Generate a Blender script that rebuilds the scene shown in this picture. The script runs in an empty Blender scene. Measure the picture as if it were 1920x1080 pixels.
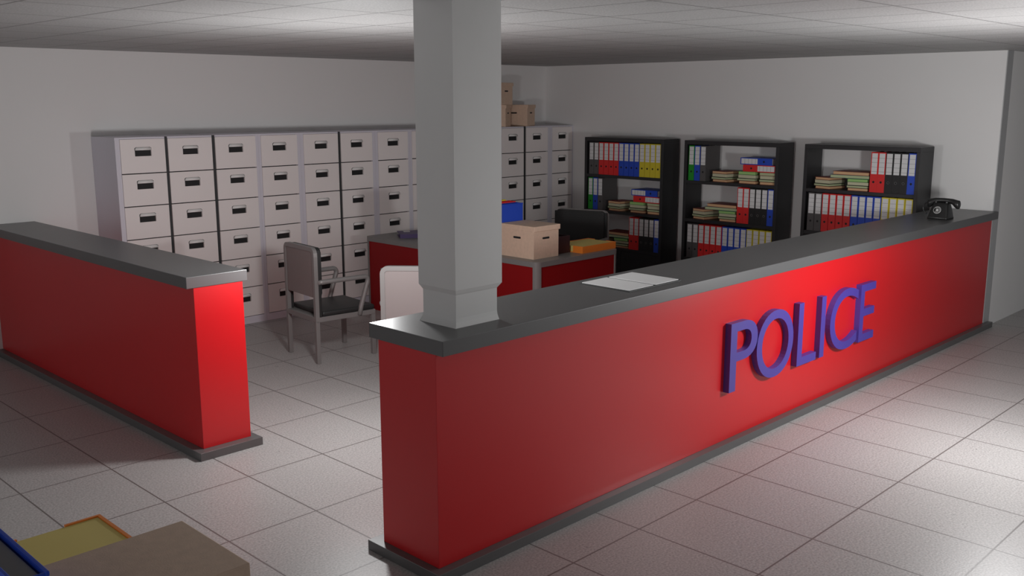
import bpy, bmesh, math, random
from mathutils import Vector, Matrix

SC = bpy.context.scene
COL = SC.collection
random.seed(7)

# ------------------------------------------------------------------ camera
camd = bpy.data.cameras.new('camera')
cam = bpy.data.objects.new('camera', camd)
COL.objects.link(cam)
RT = Vector((0.7007, -0.7135, -0.0013)).normalized()
FW = Vector((0.7003, 0.6880, -0.1902)).normalized()
UP = RT.cross(FW).normalized()
RT = FW.cross(UP).normalized()
M = Matrix((RT, UP, -FW)).transposed().to_4x4()
M.translation = Vector((-2.6054, -3.0165, 2.0934))
cam.matrix_world = M
camd.sensor_width = 36.0
camd.lens = 1805.5 / 1920.0 * 36.0
camd.clip_start = 0.05
SC.camera = cam

# ------------------------------------------------------------------ view, world, lights
SC.view_settings.view_transform = 'Standard'
SC.view_settings.look = 'None'
SC.view_settings.gamma = 1.0
SC.view_settings.use_curve_mapping = False
SC.view_settings.exposure = 0.0

wd = bpy.data.worlds.new('world')
SC.world = wd
wd.use_nodes = True
# grey fill added through the open sides, boosted from -x for the left-turned faces
_nt = wd.node_tree
_bg = _nt.nodes['Background']
_bg.inputs[0].default_value = (0.5, 0.5, 0.51, 1)
_tc = _nt.nodes.new('ShaderNodeTexCoord')
_sp = _nt.nodes.new('ShaderNodeSeparateXYZ')
_nt.links.new(_tc.outputs['Generated'], _sp.inputs[0])
_mr = _nt.nodes.new('ShaderNodeMapRange')
_mr.inputs[1].default_value = -0.95
_mr.inputs[2].default_value = -0.2
_mr.inputs[3].default_value = 1.25
_mr.inputs[4].default_value = 0.24
_nt.links.new(_sp.outputs[0], _mr.inputs[0])
_nt.links.new(_mr.outputs[0], _bg.inputs[1])


def lamp(name, loc, power, radius, color=(1, 1, 1)):
    l = bpy.data.lights.new(name, 'POINT')
    l.energy = power
    l.shadow_soft_size = radius
    l.color = color
    o = bpy.data.objects.new(name, l)
    o.location = loc
    COL.objects.link(o)
    return o


lamp('lamp_office', (0.82, 1.62, 1.40), 74, 0.10)
lamp('lamp_lobby', (3.35, -1.36, 1.26), 114, 0.13)

# ------------------------------------------------------------------ materials
MATS = {}


def mat(name, col, rough=0.6, metal=0.0, spec=0.5, bump=0.0, bscale=200.0, var=0.0, vscale=8.0, coat=0.0):
    if name in MATS:
        return MATS[name]
    m = bpy.data.materials.new(name)
    m.use_nodes = True
    nt = m.node_tree
    b = nt.nodes['Principled BSDF']
    b.inputs['Roughness'].default_value = rough
    b.inputs['Metallic'].default_value = metal
    b.inputs['Specular IOR Level'].default_value = spec
    b.inputs['Coat Weight'].default_value = coat
    tc = nt.nodes.new('ShaderNodeTexCoord')
    n = nt.nodes.new('ShaderNodeTexNoise')
    n.inputs['Scale'].default_value = vscale
    n.inputs['Detail'].default_value = 4
    nt.links.new(tc.outputs['Object'], n.inputs['Vector'])
    r = nt.nodes.new('ShaderNodeMapRange')
    r.inputs[3].default_value = 1 - max(var, 0.01)
    r.inputs[4].default_value = 1 + max(var, 0.01)
    nt.links.new(n.outputs['Fac'], r.inputs[0])
    mx = nt.nodes.new('ShaderNodeVectorMath')
    mx.operation = 'SCALE'
    mx.inputs[0].default_value = col[:3]
    nt.links.new(r.outputs[0], mx.inputs['Scale'])
    nt.links.new(mx.outputs[0], b.inputs['Base Color'])
    if bump > 0:
        n2 = nt.nodes.new('ShaderNodeTexNoise')
        n2.inputs['Scale'].default_value = bscale
        nt.links.new(tc.outputs['Object'], n2.inputs['Vector'])
        bp = nt.nodes.new('ShaderNodeBump')
        bp.inputs['Strength'].default_value = bump
        bp.inputs['Distance'].default_value = 0.002
        nt.links.new(n2.outputs['Fac'], bp.inputs['Height'])
        nt.links.new(bp.outputs[0], b.inputs['Normal'])
    MATS[name] = m
    return m


def tile_mat(name, base, grout, rough, line, speck, lstr=1.0):
    m = bpy.data.materials.new(name)
    m.use_nodes = True
    nt = m.node_tree
    N = nt.nodes.new
    L = nt.links.new
    b = nt.nodes['Principled BSDF']
    tc = N('ShaderNodeTexCoord')
    sp = N('ShaderNodeSeparateXYZ')
    L(tc.outputs['Object'], sp.inputs[0])

    def math_(op, a, bb=None):
        q = N('ShaderNodeMath')
        q.operation = op
        for i, v in enumerate((a, bb)):
            if v is None:
                continue
            if isinstance(v, (int, float)):
                q.inputs[i].default_value = v
            else:
                L(v, q.inputs[i])
        return q.outputs[0]

    def dist(sock, off, size):
        t = math_('DIVIDE', math_('SUBTRACT', sock, off), size)
        f = math_('SUBTRACT', t, math_('FLOOR', t))
        d = math_('MINIMUM', f, math_('SUBTRACT', 1.0, f))
        return math_('MULTIPLY', d, size)
    dx = dist(sp.outputs[0], 0.036, 0.5)
    dy = dist(sp.outputs[1], 0.343, 0.6692)
    d = math_('MINIMUM', dx, dy)
    g = N('ShaderNodeMapRange')
    g.inputs[1].default_value = line * 0.4
    g.inputs[2].default_value = line
    g.inputs[3].default_value = lstr
    g.inputs[4].default_value = 0.0
    L(d, g.inputs[0])
    # speckled stone
    n1 = N('ShaderNodeTexNoise')
    n1.inputs['Scale'].default_value = 95
    n1.inputs['Detail'].default_value = 5
    L(tc.outputs['Object'], n1.inputs['Vector'])
    r1 = N('ShaderNodeMapRange')
    r1.inputs[1].default_value = 0.3
    r1.inputs[2].default_value = 0.7
    r1.inputs[3].default_value = 1 - speck
    r1.inputs[4].default_value = 1 + speck
    L(n1.outputs['Fac'], r1.inputs[0])
    n2 = N('ShaderNodeTexNoise')
    n2.inputs['Scale'].default_value = 28
    n2.inputs['Detail'].default_value = 3
    L(tc.outputs['Object'], n2.inputs['Vector'])
    r2 = N('ShaderNodeMapRange')
    r2.inputs[1].default_value = 0.70
    r2.inputs[2].default_value = 0.76
    r2.inputs[3].default_value = 1.0
    r2.inputs[4].default_value = 1 - speck * 1.6
    L(n2.outputs['Fac'], r2.inputs[0])
    n3 = N('ShaderNodeTexNoise')
    n3.inputs['Scale'].default_value = 2.5
    n3.inputs['Detail'].default_value = 5
    L(tc.outputs['Object'], n3.inputs['Vector'])
    r3 = N('ShaderNodeMapRange')
    r3.inputs[3].default_value = 0.94
    r3.inputs[4].default_value = 1.06
    L(n3.outputs['Fac'], r3.inputs[0])
    s = math_('MULTIPLY', math_('MULTIPLY', r1.outputs[0], r2.outputs[0]), r3.outputs[0])
    v = N('ShaderNodeVectorMath')
    v.operation = 'SCALE'
    v.inputs[0].default_value = base
    L(s, v.inputs['Scale'])
    mx = N('ShaderNodeMix')
    mx.data_type = 'RGBA'
    L(g.outputs[0], mx.inputs[0])
    L(v.outputs[0], mx.inputs[6])
    mx.inputs[7].default_value = (*grout, 1)
    L(mx.outputs[2], b.inputs['Base Color'])
    b.inputs['Roughness'].default_value = rough
    bp = N('ShaderNodeBump')
    bp.inputs['Strength'].default_value = 0.25
    bp.inputs['Distance'].default_value = 0.002
    L(n1.outputs['Fac'], bp.inputs['Height'])
    L(bp.outputs[0], b.inputs['Normal'])
    MATS[name] = m
    return m


FLOOR = tile_mat('floor_tiles', (0.385, 0.372, 0.365), (0.13, 0.115, 0.11), 0.42, 0.006, 0.28)
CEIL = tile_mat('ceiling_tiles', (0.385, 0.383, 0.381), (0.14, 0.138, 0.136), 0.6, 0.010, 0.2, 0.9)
WALL = mat('wall_paint', (0.84, 0.83, 0.82), 0.75, var=0.02, vscale=1.5)
ENDSTRIP = mat('end_strip_grey', (0.46, 0.46, 0.465), 0.6)
COLM = mat('column_paint', (0.70, 0.70, 0.69), 0.6, var=0.02)
RED = mat('red_laminate', (0.60, 0.005, 0.009), 0.34, spec=0.8, var=0.02, vscale=2)
TOP = mat('grey_worktop', (0.095, 0.095, 0.096), 0.37, spec=0.9, var=0.05, vscale=3)
DESKRED = mat('desk_red', (0.28, 0.003, 0.005), 0.5, spec=0.25)
DESKGREY = mat('desk_grey', (0.22, 0.215, 0.21), 0.4)
CABF = mat('cabinet_frame', (0.72, 0.70, 0.77), 0.5)
CABD = mat('cabinet_drawer', (0.90, 0.845, 0.825), 0.5, var=0.015, vscale=3)
SHADE = mat('gap_shade', (0.012, 0.012, 0.013), 0.7)  # near black painted in for shade in gaps, recesses and holes
GAPFILL = mat('gap_shade_filler', (0.03, 0.032, 0.034), 0.6)
LIP = mat('handle_lip', (0.95, 0.94, 0.92), 0.3)
SHELF = mat('black_shelf', (0.022, 0.022, 0.024), 0.45)
CARD = mat('cardboard', (0.72, 0.53, 0.40), 0.8, bump=0.2, bscale=300, var=0.12, vscale=35)
LETTER = mat('letter_blue', (0.06, 0.035, 0.30), 0.45, spec=1.0)
PAPERW = mat('white_paper', (0.78, 0.78, 0.78), 0.7)
METAL = mat('chair_metal', (0.24, 0.23, 0.225), 0.38, metal=0.2)
PANEL = mat('chair_panel', (0.22, 0.19, 0.185), 0.5)
BLACKV = mat('black_vinyl', (0.02, 0.021, 0.021), 0.5)
PHONE = mat('phone_bakelite', (0.018, 0.018, 0.018), 0.28)
DIALW = mat('dial_silver', (0.55, 0.55, 0.54), 0.4)
ORANGE = mat('orange_plastic', (0.85, 0.24, 0.03), 0.4)
YELP = mat('yellow_paper', (0.70, 0.56, 0.17), 0.7)
PURPLE = mat('purple_card', (0.09, 0.06, 0.18), 0.5)
DARKRED = mat('dark_maroon', (0.03, 0.008, 0.012), 0.5)
BIND = {
    'grey': mat('binder_grey', (0.10, 0.095, 0.095), 0.5),
    'red': mat('binder_red', (0.75, 0.02, 0.02), 0.5),
    'blue': mat('binder_blue', (0.015, 0.07, 0.55), 0.5),
    'yellow': mat('binder_yellow', (0.72, 0.60, 0.03), 0.5),
    'green': mat('binder_green', (0.01, 0.30, 0.02), 0.5),
    'black': mat('binder_black', (0.014, 0.014, 0.015), 0.5),
}
LINEM = mat('label_line', (0.08, 0.08, 0.08), 0.7)
BOOKC = {
    'maroon': mat('book_maroon', (0.22, 0.018, 0.012), 0.6),
    'green': mat('book_green', (0.02, 0.22, 0.03), 0.6),
    'dark': mat('book_dark_green', (0.015, 0.04, 0.02), 0.6),
    'black': mat('book_black', (0.012, 0.012, 0.012), 0.6),
    'teal': mat('book_teal', (0.01, 0.10, 0.14), 0.6),
}
PAGES = {
    'tan': mat('pages_tan', (0.74, 0.47, 0.26), 0.8),
    'cream': mat('pages_cream', (0.66, 0.64, 0.44), 0.8),
    'pale': mat('pages_pale_green', (0.52, 0.58, 0.34), 0.8),
    'green': mat('pages_light_green', (0.38, 0.62, 0.22), 0.8),
}


# ------------------------------------------------------------------ mesh builder
class MB:
    def __init__(self):
        self.bm = bmesh.new()
        self.mi = 0

    def box(self, x0, x1, y0, y1, z0, z1, bev=0.0, seg=2, mi=None, rot=None, piv=None):
        t = bmesh.new()
        vs = [t.verts.new((x, y, z)) for x in (x0, x1) for y in (y0, y1) for z in (z0, z1)]
        for f in ((0, 1, 3, 2), (4, 6, 7, 5), (0, 4, 5, 1), (2, 3, 7, 6), (0, 2, 6, 4), (1, 5, 7, 3)):
            t.faces.new([vs[i] for i in f])
        if bev > 0:
            bmesh.ops.bevel(t, geom=list(t.edges), offset=bev, segments=seg, affect='EDGES', profile=0.5)
        return self._merge(t, mi, rot, piv, smooth=bev > 0 and seg > 2)

    def _merge(self, t, mi, rot=None, piv=None, smooth=False):
        if rot is not None:
            bmesh.ops.rotate(t, verts=t.verts, cent=piv or (0, 0, 0), matrix=rot)
        bmesh.ops.recalc_face_normals(t, faces=t.faces)
        k = self.mi if mi is None else mi
        vm = {v: self.bm.verts.new(v.co) for v in t.verts}
        for f in t.faces:
            nf = self.bm.faces.new([vm[v] for v in f.verts])
            nf.material_index = k
            nf.smooth = smooth or f.smooth
        t.free()
        return self

    def prism(self, pts, axis, a, b, mi=None, bev=0.0, seg=2, smooth=False):
        """pts: 2D outline, extruded along axis from a to b"""
        t = bmesh.new()

        def P(p, h):
            if axis == 'x':
                return (h, p[0], p[1])
            if axis == 'y':
                return (p[0], h, p[1])
            return (p[0], p[1], h)
        lo = [t.verts.new(P(p, a)) for p in pts]
        hi = [t.verts.new(P(p, b)) for p in pts]
        n = len(pts)
        t.faces.new(lo)
        t.faces.new(hi[::-1])
        for i in range(n):
            f = t.faces.new((lo[i], lo[(i + 1) % n], hi[(i + 1) % n], hi[i]))
            f.smooth = smooth
        if bev > 0:
            bmesh.ops.bevel(t, geom=list(t.edges), offset=bev, segments=seg, affect='EDGES', profile=0.5)
        return self._merge(t, mi)

    def tube(self, path, r, n=10, mi=None, square=False, closed=False, up=(0, 0, 1)):
        """round or square tube along a polyline"""
        t = bmesh.new()
        P = [Vector(p) for p in path]
        rings = []
        m = len(P)
        for i, p in enumerate(P):
            if closed:
                d = (P[(i + 1) % m] - P[i - 1]).normalized()
            else:
                a = P[max(i - 1, 0)]
                c = P[min(i + 1, m - 1)]
                d = (c - a).normalized()
            u = Vector(up)
            if abs(u.dot(d)) > 0.95:
                u = Vector((1, 0, 0)) if abs(d.x) < 0.9 else Vector((0, 1, 0))
            s = d.cross(u).normalized()
            u2 = s.cross(d).normalized()
            k = 4 if square else n
            ring = []
            for j in range(k):
                an = 2 * math.pi * j / k + (math.pi / 4 if square else 0)
                rr = r * (math.sqrt(2) if square else 1)
                ring.append(t.verts.new(p + (s * math.cos(an) + u2 * math.sin(an)) * rr))
            rings.append(ring)
        k = len(rings[0])
        for i in range(m if closed else m - 1):
            A, B = rings[i], rings[(i + 1) % m]
            for j in range(k):
                f = t.faces.new((A[j], A[(j + 1) % k], B[(j + 1) % k], B[j]))
                f.smooth = not square
        if not closed:
            t.faces.new(rings[0][::-1])
            t.faces.new(rings[-1])
        return self._merge(t, mi)

    def sections(self, secs, mi=None, smooth=True):
        """loft through closed loops of equal vertex count, capped"""
        t = bmesh.new()
        R = [[t.verts.new(p) for p in s] for s in secs]
        k = len(R[0])
        for A, B in zip(R, R[1:]):
            for j in range(k):
                f = t.faces.new((A[j], A[(j + 1) % k], B[(j + 1) % k], B[j]))
                f.smooth = smooth
        t.faces.new(R[0][::-1])
        t.faces.new(R[-1])
        return self._merge(t, mi)

    def build(self, name, mats, parent=None):
        me = bpy.data.meshes.new(name)
        self.bm.to_mesh(me)
        self.bm.free()
        for m in (mats if isinstance(mats, (list, tuple)) else [mats]):
            me.materials.append(m)
        o = bpy.data.objects.new(name, me)
        COL.objects.link(o)
        if parent is not None:
            o.parent = parent
        return o


def rr(x0, x1, y0, y1, r, n=6):
    """rounded rectangle outline"""
    pts = []
    for cx, cy, a0 in ((x1 - r, y1 - r, 0), (x0 + r, y1 - r, 90), (x0 + r, y0 + r, 180), (x1 - r, y0 + r, 270)):
        for i in range(n + 1):
            a = math.radians(a0 + 90 * i / n)
            pts.append((cx + r * math.cos(a), cy + r * math.sin(a)))
    return pts


def thing(name, loc=(0, 0, 0), rz=0.0, label=None, cat=None, group=None):
    o = bpy.data.objects.new(name, None)
    o.empty_display_size = 0.1
    o.location = loc
    o.rotation_euler = (0, 0, rz)
    COL.objects.link(o)
    tag(o, label, cat, group)
    return o


def tag(o, label=None, cat=None, group=None):
    if label:
        o['label'] = label
    if cat:
        o['category'] = cat
    if group:
        o['group'] = group
    return o


def struct(o):
    o['kind'] = 'structure'
    return o


def kids(o):
    return [c for c in bpy.data.objects if c.parent == o]


def dup(o, loc, rz=None, rot=None, label=None, group=None):
    r = o.copy()
    COL.objects.link(r)
    r.location = loc
    if rz is not None:
        r.rotation_euler = (0, 0, rz)
    if rot is not None:
        r.rotation_euler = rot
    if label:
        r['label'] = label
    if group:
        r['group'] = group
    for c in kids(o):
        c2 = c.copy()
        COL.objects.link(c2)
        c2.parent = r
        for g in kids(c):
            g2 = g.copy()
            COL.objects.link(g2)
            g2.parent = c2
    return r


# ------------------------------------------------------------------ room shell
XW, YW, HZ = 6.776, 5.583, 2.5355
X0, Y0, X1 = -5.0, -5.5, 9.6
struct(MB().box(X0, X1, Y0, YW + 0.2, -0.12, 0.0).build('floor', FLOOR))
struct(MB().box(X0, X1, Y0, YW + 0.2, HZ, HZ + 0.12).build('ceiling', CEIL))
struct(MB().box(X0 - 0.15, XW + 0.15, YW, YW + 0.2, 0, HZ).build('wall_back', WALL))
struct(MB().box(XW, XW + 0.15, 0.012, YW, 0, HZ).build('wall_right', WALL))
struct(MB().box(XW + 0.15, X1, 0.004, 0.15, 0, HZ).build('wall_corridor', WALL))
struct(MB().box(XW + 0.001, XW + 0.149, 0.004, 0.012, 0, HZ).build('wall_end_strip_1', ENDSTRIP))  # strip on the wall end, a darker grey than the walls beside it

# ------------------------------------------------------------------ counters
PZ, WT, H = 0.0493, 0.068, 1.10


def counter(name, label, body, top, plinth, base):
    t = thing(name, base, 0, label, 'counter')
    bx, by = base[0], base[1]

    def B(x0, x1, y0, y1, z0, z1, n, m, bev):
        q = MB()
        if x1 > 6.774:
            q.box(6.775 - bx, x1 - bx, y0 - by, -.001 - by, z0, z1)
            x1 = 6.775
        return q.box(x0 - bx, x1 - bx, y0 - by, y1 - by, z0, z1, bev).build(n, m, t)
    B(*body, PZ, H - WT, 'body', RED, 0.0015)
    B(*top, H - WT, H, 'worktop', TOP, 0.003)
    B(*plinth, 0.0, PZ, 'plinth', TOP, 0.002)
    return t


counter('reception_counter',
        'long red reception counter with grey worktop carrying the POLICE sign',
        (0.0, 6.744, 0.0, 0.395), (-0.002, 6.757, -0.048, 0.4625), (-0.043, 6.875, -0.048, 0.463),
        (3.3, 0.2, 0))
counter('side_counter',
        'shorter red side counter at the left running back to the wall, grey top',
        (0.011, 0.329, 2.146, 5.583), (-0.034, 0.36, 2.141, 5.583), (-0.043, 0.373, 2.082, 5.583),
        (0.17, 3.8, 0))

# ------------------------------------------------------------------ police sign


def glyph(ch):
    cu = bpy.data.curves.new('glyph', 'FONT')
    cu.body = ch
    cu.resolution_u = 10
    tmp = bpy.data.objects.new('glyph', cu)
    COL.objects.link(tmp)
    dg = bpy.context.evaluated_depsgraph_get()
    dg.update()
    me = bpy.data.meshes.new_from_object(tmp.evaluated_get(dg))
    bpy.data.objects.remove(tmp)
    bpy.data.curves.remove(cu)
    return me


def make_letter(ch, x0, x1, z0, z1, depth, parent, par_loc):
    me = glyph(ch)
    bm = bmesh.new()
    bm.from_mesh(me)
    bmesh.ops.remove_doubles(bm, verts=bm.verts, dist=1e-5)
    xs = [v.co.x for v in bm.verts]
    ys = [v.co.y for v in bm.verts]
    sx = (x1 - x0) / (max(xs) - min(xs))
    sy = (z1 - z0) / (max(ys) - min(ys))
    mx, my = min(xs), min(ys)
    for v in bm.verts:
        v.co = Vector((x0 + (v.co.x - mx) * sx - par_loc[0], -depth - par_loc[1], z0 + (v.co.y - my) * sy - par_loc[2]))
    r = bmesh.ops.extrude_face_region(bm, geom=list(bm.faces))
    for v in r['geom']:
        if isinstance(v, bmesh.types.BMVert):
            v.co.y += depth
    bmesh.ops.recalc_face_normals(bm, faces=bm.faces)
    bm.to_mesh(me)
    bm.free()
    me.name = 'letter'
    me.materials.clear()
    me.materials.append(LETTER)
    for p in me.polygons:
        p.material_index = 0
    o = bpy.data.objects.new('letter', me)
    COL.objects.link(o)
    o.parent = parent
    return o


sl = (3.28, 0, 0.36)
sign = thing('police_sign', sl, 0, 'raised blue-violet letters spelling POLICE on the front of the red counter', 'sign')
for ch, a, b, z0, z1 in (('P', 2.287, 2.595, .364, .79), ('O', 2.592, 3.048, .357, .797), ('L', 3.112, 3.375, .364, .79),
                         ('I', 3.425, 3.487, .364, .79), ('C', 3.562, 3.985, .357, .797), ('E', 4.022, 4.268, .364, .79)):
    make_letter(ch, a, b, z0, z1, 0.04, sign, sl)

# ------------------------------------------------------------------ column on the counter end
mb = MB()


def sq(x0, x1, y0, y1, z):
    return [(x0, y0, z), (x1, y0, z), (x1, y1, z), (x0, y1, z)]


ax0, ax1, ay0, ay1 = 0.197, 0.486, 0.086, 0.338
bx0, bx1, by0, by1 = 0.206, 0.464, 0.094, 0.318
cx = ((ax0 + ax1) / 2, (ay0 + ay1) / 2, 0)
secs = [sq(.195, .468, .086, .336, 1.10), sq(.199, .466, .088, .332, 1.108), sq(.204, .463, .093, .322, 1.125),
        sq(.206, .462, .095, .318, 1.142), sq(.206, .462, .095, .318, 1.249), sq(.204, .465, .092, .321, 1.254),
        sq(ax0, ax1, ay0, ay1, 1.272), sq(ax0, ax1, ay0, ay1, HZ)]
mb.sections(secs, smooth=False)
o = mb.build('column', COLM)
tag(o, 'square off-white column rising from the near end of the red counter to the ceiling', 'column')

# ------------------------------------------------------------------ filing cabinets
YF = 5.1067
ZL = [1.780, 1.487, 1.206, 0.920, 0.639, 0.355, 0.070]


def cabinet(spec, label):
    f0, d0, d1, f1, g1 = spec
    cxm = (f0 + f1) / 2
    t = thing('filing_cabinet', (cxm, YF + 0.23, 0), 0, label, 'filing cabinet', 'white filing cabinets along the back wall')
    ox, oy = cxm, YF + 0.23
    m = MB()
    g = 0.003
    yb = YW - 0.002
    # frame: sides, top, kick, back core

    def bx(x0, x1, y0, y1, z0, z1, mi=0):
        m.box(x0 - ox, x1 - ox, y0 - oy, y1 - oy, z0, z1, mi=mi)
    if d0 - f0 > 0.004:
        bx(f0 + 0.0005, d0 - 0.002, YF, yb, 0, 1.797)
    if f1 - d1 > 0.004:
        bx(d1 + 0.002, f1 - 0.0005, YF, yb, 0, 1.797)
    bx(d0 - 0.002, d1 + 0.002, YF, yb, 1.782, 1.797)
    bx(d0 - 0.002, d1 + 0.002, YF, yb, 0, 0.068)
    bx(d0 - 0.001, d1 + 0.001, YF + 0.03, yb, 0.068, 1.782, mi=1)  # black core paints the shade lines between the drawers
    m.build('body', [CABF, SHADE], t)
    if g1 > f1 + 0.001:
        m = MB()
        m.box(f1 - ox, g1 - 0.0005 - ox, YF + 0.006 - oy, yb - oy, 0, 1.796)  # black filler stands in for shade in the gap to the next cabinet
        s = m.build('side_panel', GAPFILL, t)
        s['label'] = 'black filler shading the gap along the right edge'
    for i in range(6):
        zt, zb = ZL[i], ZL[i + 1]
        zt2 = zt - (0.0045 if i else 0.0)
        zb2 = zb + 0.0045
        hx = (d0 + d1) / 2
        hz1 = zb + (0.198 if i == 0 else 0.196)
        hz0 = hz1 - 0.050
        h0, h1 = hx - 0.0735, hx + 0.0735
        m = MB()
        y0, y1 = YF - 0.003 - oy, YF + 0.022 - oy
        m.box(d0 - ox, h0 - ox, y0, y1, zb2, zt2)
        m.box(h1 - ox, d1 - ox, y0, y1, zb2, zt2)
        m.box(h0 - ox, h1 - ox, y0, y1, hz1, zt2)
        m.box(h0 - ox, h1 - ox, y0, y1, zb2, hz0)
        dr = m.build('drawer', CABD, t)
        # handle: hooded pull over a dark recess
        m = MB()
        m.box(h0 + .0003 - ox, h1 - .0003 - ox, YF + 0.012 - oy, YF + 0.02 - oy, hz0, hz1, mi=1)
        secs = []
        for z, yy, ins in ((hz1 + 0.001, -0.014, 0.0), (hz1 + 0.008, -0.0135, 0.0005), (hz1 + 0.017, -0.0115, 0.003),
                           (hz1 + 0.023, -0.0075, 0.009), (hz1 + 0.026, -0.0045, 0.018)):
            a, b = h0 + ins + .002 - ox, h1 - ins - .002 - ox
            secs.append([(a, YF + yy - oy, z), (b, YF + yy - oy, z), (b, YF - 0.002 - oy, z), (a, YF - 0.002 - oy, z)])
        m.sections(secs, mi=0, smooth=True)
        # dark plate painting a shadow line round the hood
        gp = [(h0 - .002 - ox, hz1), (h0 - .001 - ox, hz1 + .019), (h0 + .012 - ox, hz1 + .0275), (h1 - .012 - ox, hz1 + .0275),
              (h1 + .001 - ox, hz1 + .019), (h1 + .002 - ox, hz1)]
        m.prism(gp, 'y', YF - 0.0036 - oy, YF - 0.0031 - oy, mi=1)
        m.build('handle', [LIP, SHADE], dr)
    return t


ORD = ['first', 'second', 'third', 'fourth', 'fifth', 'sixth', 'seventh', 'eighth', 'ninth', 'tenth', 'eleventh', 'twelfth',
       'thirteenth', 'fourteenth']
specs = [(.892, .935, 1.332, 1.334, 1.359), (1.359, 1.361, 1.780, 1.782, 1.811), (1.811, 1.813, 2.226, 2.254, 0),
         (2.254, 2.283, 2.681, 2.717, 0), (2.717, 2.754, 3.161, 3.163, 3.194), (3.194, 3.196, 3.590, 3.628, 0),
         (3.628, 3.666, 4.067, 4.096, 0), (4.096, 4.126, 4.527, 4.562, 0), (4.562, 4.595, 4.99, 5.02, 0),
         (5.02, 5.05, 5.43, 5.465, 0), (5.465, 5.495, 5.865, 5.867, 5.908), (5.908, 5.910, 6.295, 6.339, 0),
         (6.339, 6.383, 6.752, 6.775, 0)]
cabnotes = ['nearest the side counter with its side exposed', 'second from the left end of the row',
            'third from the left, left of the chair', 'fourth from the left, behind the metal armchair',
            'fifth from the left, right behind the armchair', 'sixth from the left beside the desk end',
            'seventh from the left, behind the purple folder', 'just left of the column, mostly hidden by it',
            'hidden behind the column, left one of three', 'hidden behind the column, middle one of three',
            'just right of the column under the stacked boxes', 'second from the right corner, under the lone box',
            'in the right corner of the room, last of the row']
for s, nte in zip(specs, cabnotes):
    cabinet(s, 'six-drawer white filing cabinet, ' + nte)

# ------------------------------------------------------------------ bookcases
BXF, BXB = 6.426, 6.738


def bookcase(yl, label):
    t = thing('bookcase', ((BXF + BXB) / 2, yl - 0.58, 0), 0, label, 'bookcase', 'black bookcases against the right wall')
    ox, oy = (BXF + BXB) / 2, yl - 0.58
    yr = yl - 1.16

    def B(n, x0, x1, y0, y1, z0, z1, bev=0.0015, par=t):
        return MB().box(x0 - ox, x1 - ox, y0 - oy, y1 - oy, z0, z1, bev).build(n, SHELF, par)
    B('side_panel', BXF, BXB, yl - 0.036, yl, 0, 1.625)
    B('side_panel', BXF, BXB, yr, yr + 0.036, 0, 1.625)
    B('top_panel', BXF, BXB, yr, yl, 1.625, 1.67)
    B('shelf', BXF + .002, BXB, yr + .036, yl - .036, 1.197, 1.231)
    B('shelf', BXF + .002, BXB, yr + .036, yl - .036, 0.771, 0.806)
    B('shelf', BXF + .002, BXB, yr + .036, yl - .036, 0.335, 0.369)
    B('plinth', BXF + .02, BXB, yr + .036, yl - .036, 0.0, 0.06)
    ym = (yl + yr) / 2
    for a, b, s in ((ym + .002, yl - .038, 1), (yr + .038, ym - .002, -1)):
        d = B('door', BXF + .006, BXF + .024, a, b, 0.062, 0.333)
        yk = ym + s * 0.05
        MB().tube([(BXF + .006 - ox, yk - oy, 0.25), (BXF - .012 - ox, yk - oy, 0.25)], 0.009, 10).build('knob', SHELF, d)
    return t


YL = [4.615, 3.172, 1.728]
bookcase(YL[0], 'black open bookcase nearest the cabinets, leftmost of the three')
bookcase(YL[1], 'black open bookcase in the middle of the three')
bookcase(YL[2], 'black open bookcase beside the telephone, rightmost of the three')

# ------------------------------------------------------------------ binders
PROTO = {}
BH, BW, BD = 0.382, 0.0715, 0.278


def binder_proto(c):
    t = thing('lever_arch_binder', (0, 0, -5))
    m = MB()
    m.box(0, 0.003, -BW / 2, BW / 2, 0, BH)
    m.box(0.003, BD, -BW / 2, -BW / 2 + 0.003, 0, BH)
    m.box(0.003, BD, BW / 2 - 0.003, BW / 2, 0, BH)
    m.build('cover', BIND[c], t)
    MB().box(0.03, BD - 0.01, -BW / 2 + 0.004, BW / 2 - 0.004, 0.004, BH - 0.02).build('papers', PAPERW, t)
    m = MB()
    w = 0.0275
    z0, z1 = 0.174, 0.371
    m.box(-0.0012, 0.0005, -w, w, z0, z1)
    for k in range(1, 5):
        z = z1 - (z1 - z0) * (k / 4.6) - 0.002
        m.box(-0.0018, 0.0, -w, w, z, z + 0.0018, mi=1)
    m.build('spine_label', [PAPERW, LINEM], t)
    m = MB()
    circ = [(0.011 * math.cos(a * math.pi / 8), 0.098 + 0.011 * math.sin(a * math.pi / 8)) for a in range(16)]
    m.prism(circ, 'x', -0.001, 0.0005, mi=0)
    if c == 'black':
        m2 = MB()
        ring = [(-0.002, 0.011 * math.cos(a * math.pi / 8), 0.098 + 0.011 * math.sin(a * math.pi / 8)) for a in range(16)]
        m2.tube(ring, 0.0015, 6, closed=True, up=(1, 0, 0))
        m2.build('finger_ring', DESKGREY, t)
    m.build('finger_hole', SHADE, t)
    return t


used = set()


def put(key, loc, rot, label, cat, group):
    p = PROTO[key]
    if key not in used:
        used.add(key)
        p.location = loc
        p.rotation_euler = rot
        o = p
    else:
        o = dup(p, loc, rot=rot)
    tag(o, label, cat, group)
    return o


for c in BIND:
    PROTO[c] = binder_proto(c)
BCN = ['leftmost', 'middle', 'rightmost']
SHZ = [1.2315, 0.8065, 0.3695]
SHN = ['top', 'second', 'third']


def binder(c, y, z, lab, grp, x=BXF + .012, rot=(0, 0, 0)):
    return put(c, (x, y, z), rot, lab, 'binder', grp)


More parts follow.
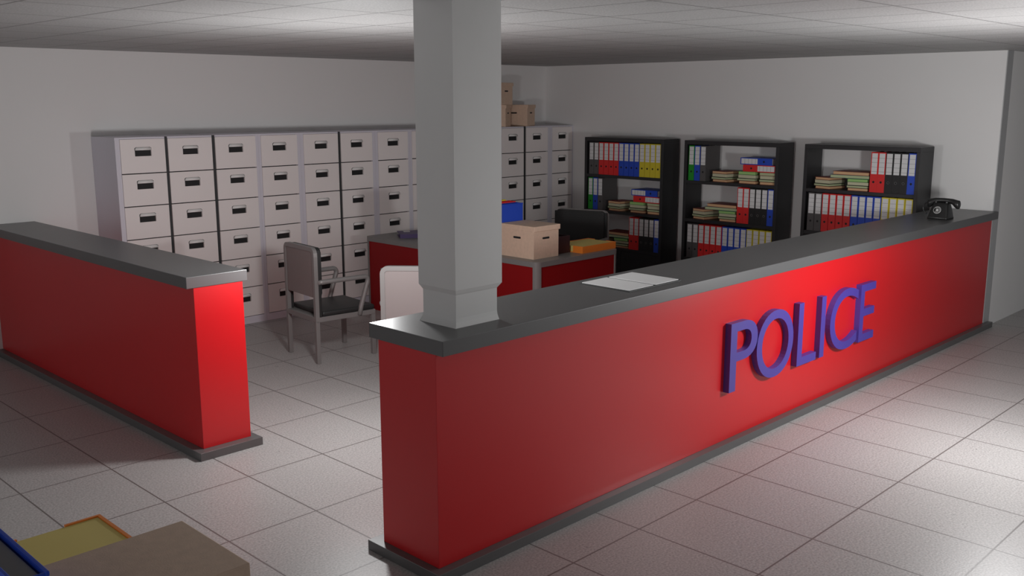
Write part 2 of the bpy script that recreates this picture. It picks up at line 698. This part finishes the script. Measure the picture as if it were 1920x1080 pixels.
def row_a(bi, sh):
    z = SHZ[sh]
    cols = ['grey'] * 2 + ['red'] * 4 + ['blue'] * 4 + ['yellow'] * 4
    y = YL[bi] - 0.060
    cnt = {}
    for i, c in enumerate(cols):
        cnt[c] = cnt.get(c, 0) + 1
        yy = y - 0.0757 * (i + 0.5)
        binder(c, yy, z, '%s %s binder from the left, full row on %s shelf, %s bookcase' % (
            ORD[cnt[c] - 1], c, SHN[sh], BCN[bi]), 'full row of binders on the %s bookcase' % BCN[bi])


def row_b(bi, sh):
    z = SHZ[sh]
    y = YL[bi] - 0.052
    for i, c in enumerate(['green', 'blue', 'grey']):
        binder(c, y - 0.0757 * (i + .5), z, '%s binder standing at left end, %s shelf, %s bookcase' % (
            c, SHN[sh], BCN[bi]), 'three upright binders by the book piles of the %s bookcase' % BCN[bi])
    yr = YL[bi] - 1.119
    # lying binders: the length runs along y
    zz = z + 0.130
    binder('red', yr + 0.383, zz + BW / 2, 'red binder lying flat on book piles, %s shelf, %s bookcase' % (SHN[sh], BCN[bi]),
           'binders lying on the books of the %s bookcase' % BCN[bi], x=BXF + .02, rot=(math.pi / 2, 0, 0))
    binder('blue', yr + 0.045, zz + BW * 1.5 + .001, 'blue binder lying on the red one, %s shelf, %s bookcase' % (
        SHN[sh], BCN[bi]), 'binders lying on the books of the %s bookcase' % BCN[bi], x=BXF + .024,
        rot=(-math.pi / 2, 0, math.radians(-2)))
    pile(YL[bi] - 0.445, z, bi, sh, 0, 0.195)
    pile(YL[bi] - 0.680 - .105, z, bi, sh, 1, 0.205)
    pile(YL[bi] - 0.932 - .096, z, bi, sh, 2, 0.188)


def row_c(bi, sh):
    z = SHZ[sh]
    y = YL[bi] - 0.688
    st = 0.0722
    cnt = {}
    for i, c in enumerate(['red', 'red', 'black', 'black', 'black', 'blue']):
        cnt[c] = cnt.get(c, 0) + 1
        nth = '' if c == 'blue' else ORD[cnt[c] - 1] + ' '
        binder(c, y - st * (i + .5), z, '%s%s binder right of the book piles, %s shelf, %s bookcase' % (
            nth, c, SHN[sh], BCN[bi]), 'six binders beside the book piles of the %s bookcase' % BCN[bi])
    pile(YL[bi] - 0.195, z, bi, sh, 3, 0.180)
    pile(y + 0.012 + .115, z, bi, sh, 4, 0.205)
    h = z + 0.1172
    book(BXF + .03, y + 0.215, h, 0.40, 0.24, 0.032, 'teal', 'pale', 2,
         'large teal book lying across both piles, %s shelf, %s bookcase' % (SHN[sh], BCN[bi]),
         'books on the %s bookcase' % BCN[bi])
    book(BXF + .028, y + 0.205, h + .0325, 0.375, 0.24, 0.033, 'maroon', 'tan', -1.5,
         'large maroon book atop the teal one, %s shelf, %s bookcase' % (SHN[sh], BCN[bi]),
         'books on the %s bookcase' % BCN[bi])


def book(x, yc, z, w, dp, th, cc, pc, rz, label, grp):
    """w along y (visible page edge), dp along x"""
    key = ('book', w, dp, th, cc, pc)
    if key not in PROTO:
        t = thing('book', (0, 0, -5))
        c = 0.003
        m = MB()
        m.box(0, dp, -w / 2, w / 2, 0, c)
        m.box(0, dp, -w / 2, w / 2, th - c, th)
        m.box(dp - c, dp, -w / 2, w / 2, c, th - c)
        m.build('cover', BOOKC[cc], t)
        MB().box(0.006, dp - c, -w / 2 + .005, w / 2 - .005, c, th - c).build('pages', PAGES[pc], t)
        PROTO[key] = t
    return put(key, (x, yc, z), (0, 0, math.radians(rz)), label, 'book', grp)


PILES = {
    0: [('maroon', 'tan', .027), ('black', 'pale', .024), ('dark', 'cream', .038), ('maroon', 'tan', .027)],
    1: [('maroon', 'tan', .030), ('black', 'pale', .025), ('dark', 'cream', .040), ('green', 'green', .034)],
    2: [('maroon', 'tan', .030), ('black', 'pale', .025), ('dark', 'cream', .040), ('maroon', 'pale', .034)],
    3: [('maroon', 'tan', .027), ('black', 'pale', .024), ('dark', 'cream', .038), ('maroon', 'tan', .027)],
    4: [('maroon', 'tan', .027), ('black', 'pale', .024), ('dark', 'cream', .036), ('green', 'green', .029)],
}
PN = {0: 'leftmost of three piles', 1: 'middle of three piles', 2: 'rightmost of three piles',
      3: 'left of two piles', 4: 'right of two piles'}
LV = ['bottom', 'second up', 'third up', 'top']
CN = {'maroon': 'maroon', 'black': 'black', 'dark': 'dark green', 'green': 'bright green'}


def pile(yc, z, bi, sh, kind, w):
    rzs = {0: (-10, -14, -12, -11), 1: (-1, 3, 0, 2), 2: (2, -1, 1, 0), 3: (-18, -22, -19, -20), 4: (2, -1, 1, 3)}[kind]
    offs = (0.004, 0.0, 0.006, -0.004)
    for k, (cc, pc, th) in enumerate(PILES[kind]):
        if kind in (0, 3):
            dp = 0.235
        else:
            dp = 0.24
        dy = (0.0, 0.012, 0.008, -0.002)[k] * (1 if kind in (0, 1, 3) else .4)
        ww = w if k in (0, 3) else w + 0.012 if kind != 2 else w + .004
        book(BXF + .022 + offs[k] * 2, yc + dy, z, ww, dp, th, cc, pc, rzs[k] * 0.7,
             '%s book, %s, %s, %s shelf, %s bookcase' % (CN[cc], LV[k], PN[kind], SHN[sh], BCN[bi]),
             'books on the %s bookcase' % BCN[bi])
        z += th + 0.0003


row_a(0, 0)
row_b(0, 1)
row_c(0, 2)
row_b(1, 0)
row_c(1, 1)
row_a(1, 2)
row_c(2, 0)
row_a(2, 1)

# ------------------------------------------------------------------ chairs


def make_chair(name, label):
    t = thing(name, (0, 0, 0), 0, label, 'chair', 'grey metal armchairs')
    r = 0.0175
    for x, n in ((0.0, 'leg'), (0.52, 'leg')):
        for s in (-1, 1):
            MB().box(x - r, x + r, s * .245 - r, s * .245 + r, 0, 0.352, 0.003).build(n, METAL, t)
    # back frame: inverted U of square tube
    path = [(0, -.245, .35), (0, -.245, .88)]
    for i in range(1, 6):
        a = math.pi / 2 * i / 5
        path.append((0, -.245 + .04 * (1 - math.cos(a)), .895 + .04 * math.sin(a)))
    for i in range(0, 6):
        a = math.pi / 2 * (1 - i / 5)
        path.append((0, .245 - .04 * (1 - math.cos(a)), .895 + .04 * math.sin(a)))
    path += [(0, .245, .88), (0, .245, .35)]
    MB().tube(path, 0.0165, square=True, up=(1, 0, 0)).build('back_frame', METAL, t)
    m = MB()
    m.prism(rr(-.229, .229, .545, .925, .02), 'x', -0.010, 0.008)
    p = m.build('back_panel', PANEL, t)
    m = MB()
    m.prism(rr(-.24, .24, .54, .945, .035), 'x', 0.017, 0.060, bev=0.008, seg=3, smooth=False)
    m.box(0.0175, 0.042, -.2615, -.2275, .36, .93, 0.003)
    m.box(0.0175, 0.042, .2275, .2615, .36, .93, 0.003)
    m.build('back_cushion', BLACKV, t)
    m = MB()
    m.box(-r, .52 + r, -.2625, -.2275, .345, .385, .002)
    m.box(-r, .52 + r, .2275, .2625, .345, .385, .002)
    m.box(-r, r, -.2275, .2275, .345, .385, .002)
    m.box(.52 - r, .52 + r, -.2275, .2275, .345, .385, .002)
    m.box(r, .52 - r, -.2275, .2275, .362, .384)
    m.build('seat_frame', METAL, t)
    m = MB()
    m.box(.045, .535, -.262, .262, .3855, .428, .016, seg=4)
    m.build('seat_cushion', BLACKV, t)
    for s in (-1, 1):
        yy = s * .262
        pth = [(.015, s * .25, .668), (.05, yy, .672), (.44, yy, .672)]
        for i in range(1, 6):
            a = math.radians(105) * i / 5
            pth.append((.44 + .032 * math.sin(a), yy, .640 + .032 * math.cos(a)))
        pth += [(.40, yy, .42), (.385, yy, .355)]
        MB().tube(pth, 0.020, 12).build('armrest', METAL, t)
    return t


ch = make_chair('armchair', 'grey metal armchair with black seat standing between the cabinets and the counters')
ch.location = (1.722, 3.659, 0)
ch.rotation_euler = (0, 0, math.radians(-6))
dup(ch, (1.712, 2.17, 0), rz=math.radians(42),
    label='pale-backed armchair partly hidden behind the column, rear panel towards us')
c3 = dup(ch, (5.02, 3.45, 0), rz=math.radians(196),
         label='armchair behind the desk facing us, black padded backrest showing above box and tray')
c3.scale = (1.12, 1.13, 1.045)

# ------------------------------------------------------------------ desks
DH = 0.75


def make_desk(name, label):
    """local origin at near corner of its footprint: long side along +y (2.40), short side along +x (1.11)"""
    t = thing(name, (0, 0, 0), 0, label, 'desk', 'grey topped desks with red panels')
    L, W = 2.40, 1.11
    m = MB()
    m.prism(rr(0, W, 0, L, 0.055, 8), 'z', DH - 0.045, DH)
    m.build('desktop', DESKGREY, t)
    # rounded corner posts
    for (xa, xb, ya, yb) in ((0.002, .10, .002, .10), (W - .10, W - .002, .002, .10), (0.002, .10, L - .10, L - .002),
                             (W - .10, W - .002, L - .10, L - .002)):
        pts = []
        full = rr(0.002, W - .002, 0.002, L - .002, 0.053, 8)
        cxx, cyy = (0 if xa < .5 else W), (0 if ya < 1 else L)
        arc = [p for p in full if abs(p[0] - cxx) < .06 and abs(p[1] - cyy) < .06]
        sx, sy = (1 if cxx == 0 else -1), (1 if cyy == 0 else -1)
        ins = 0.012
        arc.sort(key=lambda p: math.atan2((p[1] - cyy) * sy, (p[0] - cxx) * sx))
        outline = [(cxx + sx * .10, cyy + sy * .002)] if False else []
        # arc runs from near x-side to near y-side
        e = .055
        poly = arc + [(cxx + sx * (.002 + ins), cyy + sy * e), (cxx + sx * e, cyy + sy * e), (cxx + sx * e, cyy + sy * (.002 + ins))]
        # order robustly round the centroid
        mx = sum(p[0] for p in poly) / len(poly)
        my = sum(p[1] for p in poly) / len(poly)
        poly = sorted(poly, key=lambda p: math.atan2(p[1] - my, p[0] - mx))
        m = MB()
        m.prism(poly, 'z', 0, DH - .045)
        m.build('corner_post', DESKGREY, t)
    m = MB()
    m.box(.012, .030, .0555, L - .0555, .0, DH - .045)
    m.build('side_panel', DESKRED, t)
    m = MB()
    m.box(W - .030, W - .012, .0555, .75, .0, DH - .045)
    m.build('side_panel', DESKRED, t)
    m = MB()
    m.box(.0555, W - .0555, .012, .030, .0, DH - .045)
    m.build('end_panel', DESKRED, t)
    m = MB()
    m.box(.0555, W - .0555, L - .030, L - .012, .0, DH - .045)
    m.build('end_panel', DESKRED, t)
    return t


dk = make_desk('desk', 'grey desk with red panels inside the office, box and orange tray on it')
dk.location = (3.282, 2.468, 0)
dk2 = dup(dk, (-1.43 + 0.0, -0.10 - 1.11, 0), rz=math.radians(90),
          label='desk at the bottom left corner, only its rounded grey edge showing beside the box')

# ------------------------------------------------------------------ cardboard boxes


def slot(m, face, cx_, cz_, pos, mi, hw=.045, hh=.009):
    pts = rr(cx_ - hw, cx_ + hw, cz_ - hh, cz_ + hh, hh * .98, 5)
    if face == 'x':
        m.prism(pts, 'x', pos[0], pos[1], mi=mi)
    else:
        m.prism(pts, 'y', pos[0], pos[1], mi=mi)


def make_box(label, W=.32, D=.40, Hh=.285, lid=.045):
    """local origin at near corner of footprint, W along x, D along y"""
    t = thing('cardboard_box', (0, 0, 0), 0, label, 'box', 'lidded cardboard archive boxes')
    MB().box(0, W, 0, D, 0, Hh - .004, .0015).build('carton', CARD, t)
    MB().box(-.0012, W + .012, -.010, D + .010, Hh - lid, Hh, .003).build('lid', CARD, t)
    for f in range(2):
        m = MB()
        slot(m, 'x', D / 2, Hh * .62, (-.0008, .001) if f == 0 else (W - .001, W + .0008), 0)
        m.build('hand_hole', SHADE, t)
        m = MB()
        slot(m, 'y', W / 2 - .005, Hh * .62, (-.0008, .001) if f == 0 else (D - .001, D + .0008), 0)
        m.build('hand_hole', SHADE, t)
    return t


bxo = make_box('light brown lidded cardboard box on the office desk beside the orange tray')
bxo.location = (3.381, 2.602, DH)
dup(bxo, (-1.555, -1.114, DH), rz=math.radians(90), label='brown cardboard box on the desk at the bottom left corner, seen from above')
b1 = dup(bxo, (5.578, 5.125, 1.7975), rz=math.radians(32), label='cardboard box on the cabinets, lower one of the stack of two')
b2 = dup(bxo, (5.960, 5.135, 1.7975), rz=math.radians(24), label='lone cardboard box on the cabinets, right of the two stacked boxes')
b3 = dup(bxo, (5.50, 5.13, 1.7975 + .2565), rz=math.radians(14), label='cardboard box on the cabinets, top one of the stack of two')
for b in (b1, b2, b3):
    b.scale = (.86, .86, .90)

# ------------------------------------------------------------------ orange paper trays


def make_tray(label):
    """origin near corner; W along x .48, D along y .33"""
    t = thing('paper_tray', (0, 0, 0), 0, label, 'tray', 'orange letter trays')
    W, D, h = .475, .335, .062
    m = MB()
    m.box(0, W, 0, D, 0, .006)
    m.box(0, W, 0, .010, .006, h)
    m.box(0, W, D - .010, D, .006, h)
    m.box(W - .010, W, .010, .11, .006, h)
    m.box(W - .010, W, D - .085, D - .010, .006, h)
    m.box(0, .010, .010, .115, .006, h)
    m.box(0, .010, D - .11, D - .010, .006, h)
    m.build('tray_body', ORANGE, t)
    MB().box(.011, W - .011, .011, D - .011, .0065, h - .004).build('paper_stack', YELP, t)
    return t


tr = make_tray('orange letter tray full of yellow paper at the end of the office desk')
tr.location = (3.935, 2.520, DH)
dup(tr, (-1.43 - .052, -.10 - .455, DH), rz=math.radians(90), label='orange letter tray of yellow paper on the bottom left desk')

# ------------------------------------------------------------------ magazine files
GREYDOC = mat('grey_document', (0.16, 0.16, 0.165), 0.3)


def make_file(c, label, Hh=.44):
    t = thing('magazine_file', (0, 0, 0), 0, label, 'magazine file', 'upright magazine files')
    W, D, w = .255, .072, .004
    m = MB()
    m.box(0, W, 0, w, 0, Hh)
    m.box(0, W, D - w, D, 0, Hh)
    m.box(0, w, w, D - w, 0, Hh)
    m.box(W - w, W, w, D - w, 0, Hh)
    m.box(w, W - w, w, D - w, 0, w)
    # rolled rim
    m.box(-.002, W + .002, -.004, w + .001, Hh - .010, Hh + .002, .002)
    m.box(-.002, W + .002, D - w - .001, D + .004, Hh - .010, Hh + .002, .002)
    m.build('file_body', BIND[c], t)
    MB().box(.012, W - .012, w + .006, D - w - .006, w, Hh - .012, .002).build('documents', GREYDOC, t)
    return t


FB = (3.435, 3.03)
f1 = make_file('blue', 'blue magazine file standing on the office desk behind the cardboard box')
f1.location = (FB[0], FB[1], DH)
f2 = make_file('red', 'red magazine file on the office desk, directly behind the blue one', .450)
f2.location = (FB[0] - .01, FB[1] + .085, DH)
f3 = make_file('yellow', 'yellow magazine file on the office desk, behind the red one', .460)
f3.location = (FB[0] - .05, FB[1] + .170, DH)
f4 = dup(f1, (-1.970, -1.057, DH), rz=math.radians(90),
         label='blue magazine file at the bottom left corner beside the orange tray')
f4.scale = (1.14, .9, .905)

# ------------------------------------------------------------------ dark desk organiser and purple folder
t = thing('desk_organiser', (3.735, 2.66, DH), 0, 'black desk organiser between the cardboard box and the orange tray', 'desk organiser')
m = MB()
m.box(0, .185, 0, .008, 0.0, .155)
m.box(0, .185, .152, .16, 0, .155)
m.box(0, .008, .008, .152, 0, .155)
m.box(.177, .185, .008, .152, 0, .155)
m.box(.008, .177, .008, .152, 0, .008)
m.build('holder', DARKRED, t)
MB().box(.088, .094, .0085, .1515, .0085, .15).build('divider', DARKRED, t)

pf = thing('ring_binder', (3.64, 4.50, DH), math.radians(-32), 'dark purple folder with a white label lying on the desk left of the column', 'folder')
m = MB()
m.box(-.17, .17, -.14, .14, 0, .004)
m.box(-.17, .17, -.14, .14, .036, .040)
m.box(-.17, .17, -.14, -.136, .004, .036)
m.build('cover', PURPLE, pf)
MB().box(-.15, .15, -.13, .12, .0045, .0355).build('papers', DARKRED, pf)
m = MB()
m.box(-.11, -.045, .03, .11, .0402, .0412)
s = m.build('label_sticker', PAPERW, pf)
s['label'] = 'white sticker'

# ------------------------------------------------------------------ open ledger on the counter
t = thing('open_folder', (1.637, .217, H), 0, 'open black folder with two white pages lying on the long counter', 'folder')
m = MB()
m.box(-.237, .237, -.172, .176, 0, .004, .001)
m.build('cover', BLACKV, t)
for s in (-1, 1):
    m = MB()
    a, b = (.012, .226) if s > 0 else (-.226, -.012)
    m.box(a, b, -.160, .168, .0042, .0085, .001)
    m.build('page', PAPERW, t)

# ------------------------------------------------------------------ telephone
t = thing('rotary_telephone', (5.845, .128, H), 0, 'black rotary telephone at the far end of the long counter', 'telephone')
m = MB()
# body: sloped front, rounded; local x: front = -0.08, y from -.08..+.08
def ring(x0, x1, hy, z, r):
    return [(p[0], p[1], z) for p in rr(x0, x1, -hy, hy, r, 4)]
secs = [ring(-.080, .080, .084, 0, .012), ring(-.080, .080, .084, .016, .012), ring(-.077, .078, .082, .022, .014),
        ring(-.069, .076, .080, .040, .016), ring(-.050, .070, .072, .085, .018), ring(-.036, .062, .064, .118, .018),
        ring(-.028, .056, .058, .138, .018)]
m.sections(secs)
m.build('body', PHONE, t)
# dial disc on the sloped face
ang = math.atan2(.078, .033)
c0 = Vector((-.0575, .008, .076))
nrm = Vector((-math.sin(ang), 0, math.cos(ang))).normalized()
u = Vector((0, 1, 0))
v = nrm.cross(u).normalized()
m = MB()
secs = []
for off, rad in ((-.004, .034), (.004, .034), (.006, .030)):
    secs.append([tuple(c0 + nrm * off + (u * math.cos(a * math.pi / 16) + v * math.sin(a * math.pi / 16)) * rad) for a in range(32)])
m.sections(secs)
dial = m.build('dial', PHONE, t)
m = MB()
for k in range(10):
    a = math.radians(50 + k * 28)
    cc = c0 + nrm * .0066 + (u * math.cos(a) + v * math.sin(a)) * .0235
    ringp = [tuple(cc + (u * math.cos(b * math.pi / 5) + v * math.sin(b * math.pi / 5)) * .0052) for b in range(10)]
    m.tube(ringp, .0012, 5, closed=True, up=tuple(nrm))
m.tube([tuple(c0 + nrm * .007 + (u * math.cos(a * math.pi / 12) + v * math.sin(a * math.pi / 12)) * .031) for a in range(24)], .0016, 6,
       closed=True, up=tuple(nrm))
secs = []
for off, rad in ((.005, .012), (.0075, .011)):
    secs.append([tuple(c0 + nrm * off + (u * math.cos(a * math.pi / 8) + v * math.sin(a * math.pi / 8)) * rad) for a in range(16)])
m.sections(secs)
s = m.build('finger_ring', DIALW, dial)
s['label'] = 'silver ring of finger holes'
# cradle
m = MB()
for s_ in (-1, 1):
    m.box(-.012, .045, s_ * .045 - .008, s_ * .045 + .008, .128, .150, .003)
m.build('cradle', PHONE, t)
# handset
m = MB()
secs = []
for y, zc, hx, hz in ((-.132, .128, .022, .026), (-.128, .127, .030, .036), (-.110, .129, .032, .038), (-.092, .138, .028, .033),
                      (-.074, .150, .022, .025), (-.04, .156, .020, .021), (0, .158, .020, .020), (.04, .156, .020, .021),
                      (.074, .150, .022, .025), (.092, .138, .028, .033), (.110, .129, .032, .038), (.128, .127, .030, .036),
                      (.132, .128, .022, .026)):
    y -= .014
    secs.append([(.016 + hx * math.cos(a * math.pi / 8), y, zc + hz * math.sin(a * math.pi / 8)) for a in range(16)])
m.sections(secs)
m.build('handset', PHONE, t)
# cord loop
m = MB()
pts = []
for i in range(0, 19):
    a = math.radians(80 + 200 * i / 18)
    pts.append((.01, .118 + .052 * -math.cos(a) * -1 + 0.0, .095 + .052 * math.sin(a)))
pts = [(.01, .112 + .045 * math.sin(math.radians(10 + 160 * i / 16)), .085 + .050 * math.cos(math.radians(10 + 160 * i / 16))) for i in range(17)]
m.tube(pts, .006, 8, up=(1, 0, 0))
m.build('cord', PHONE, t)
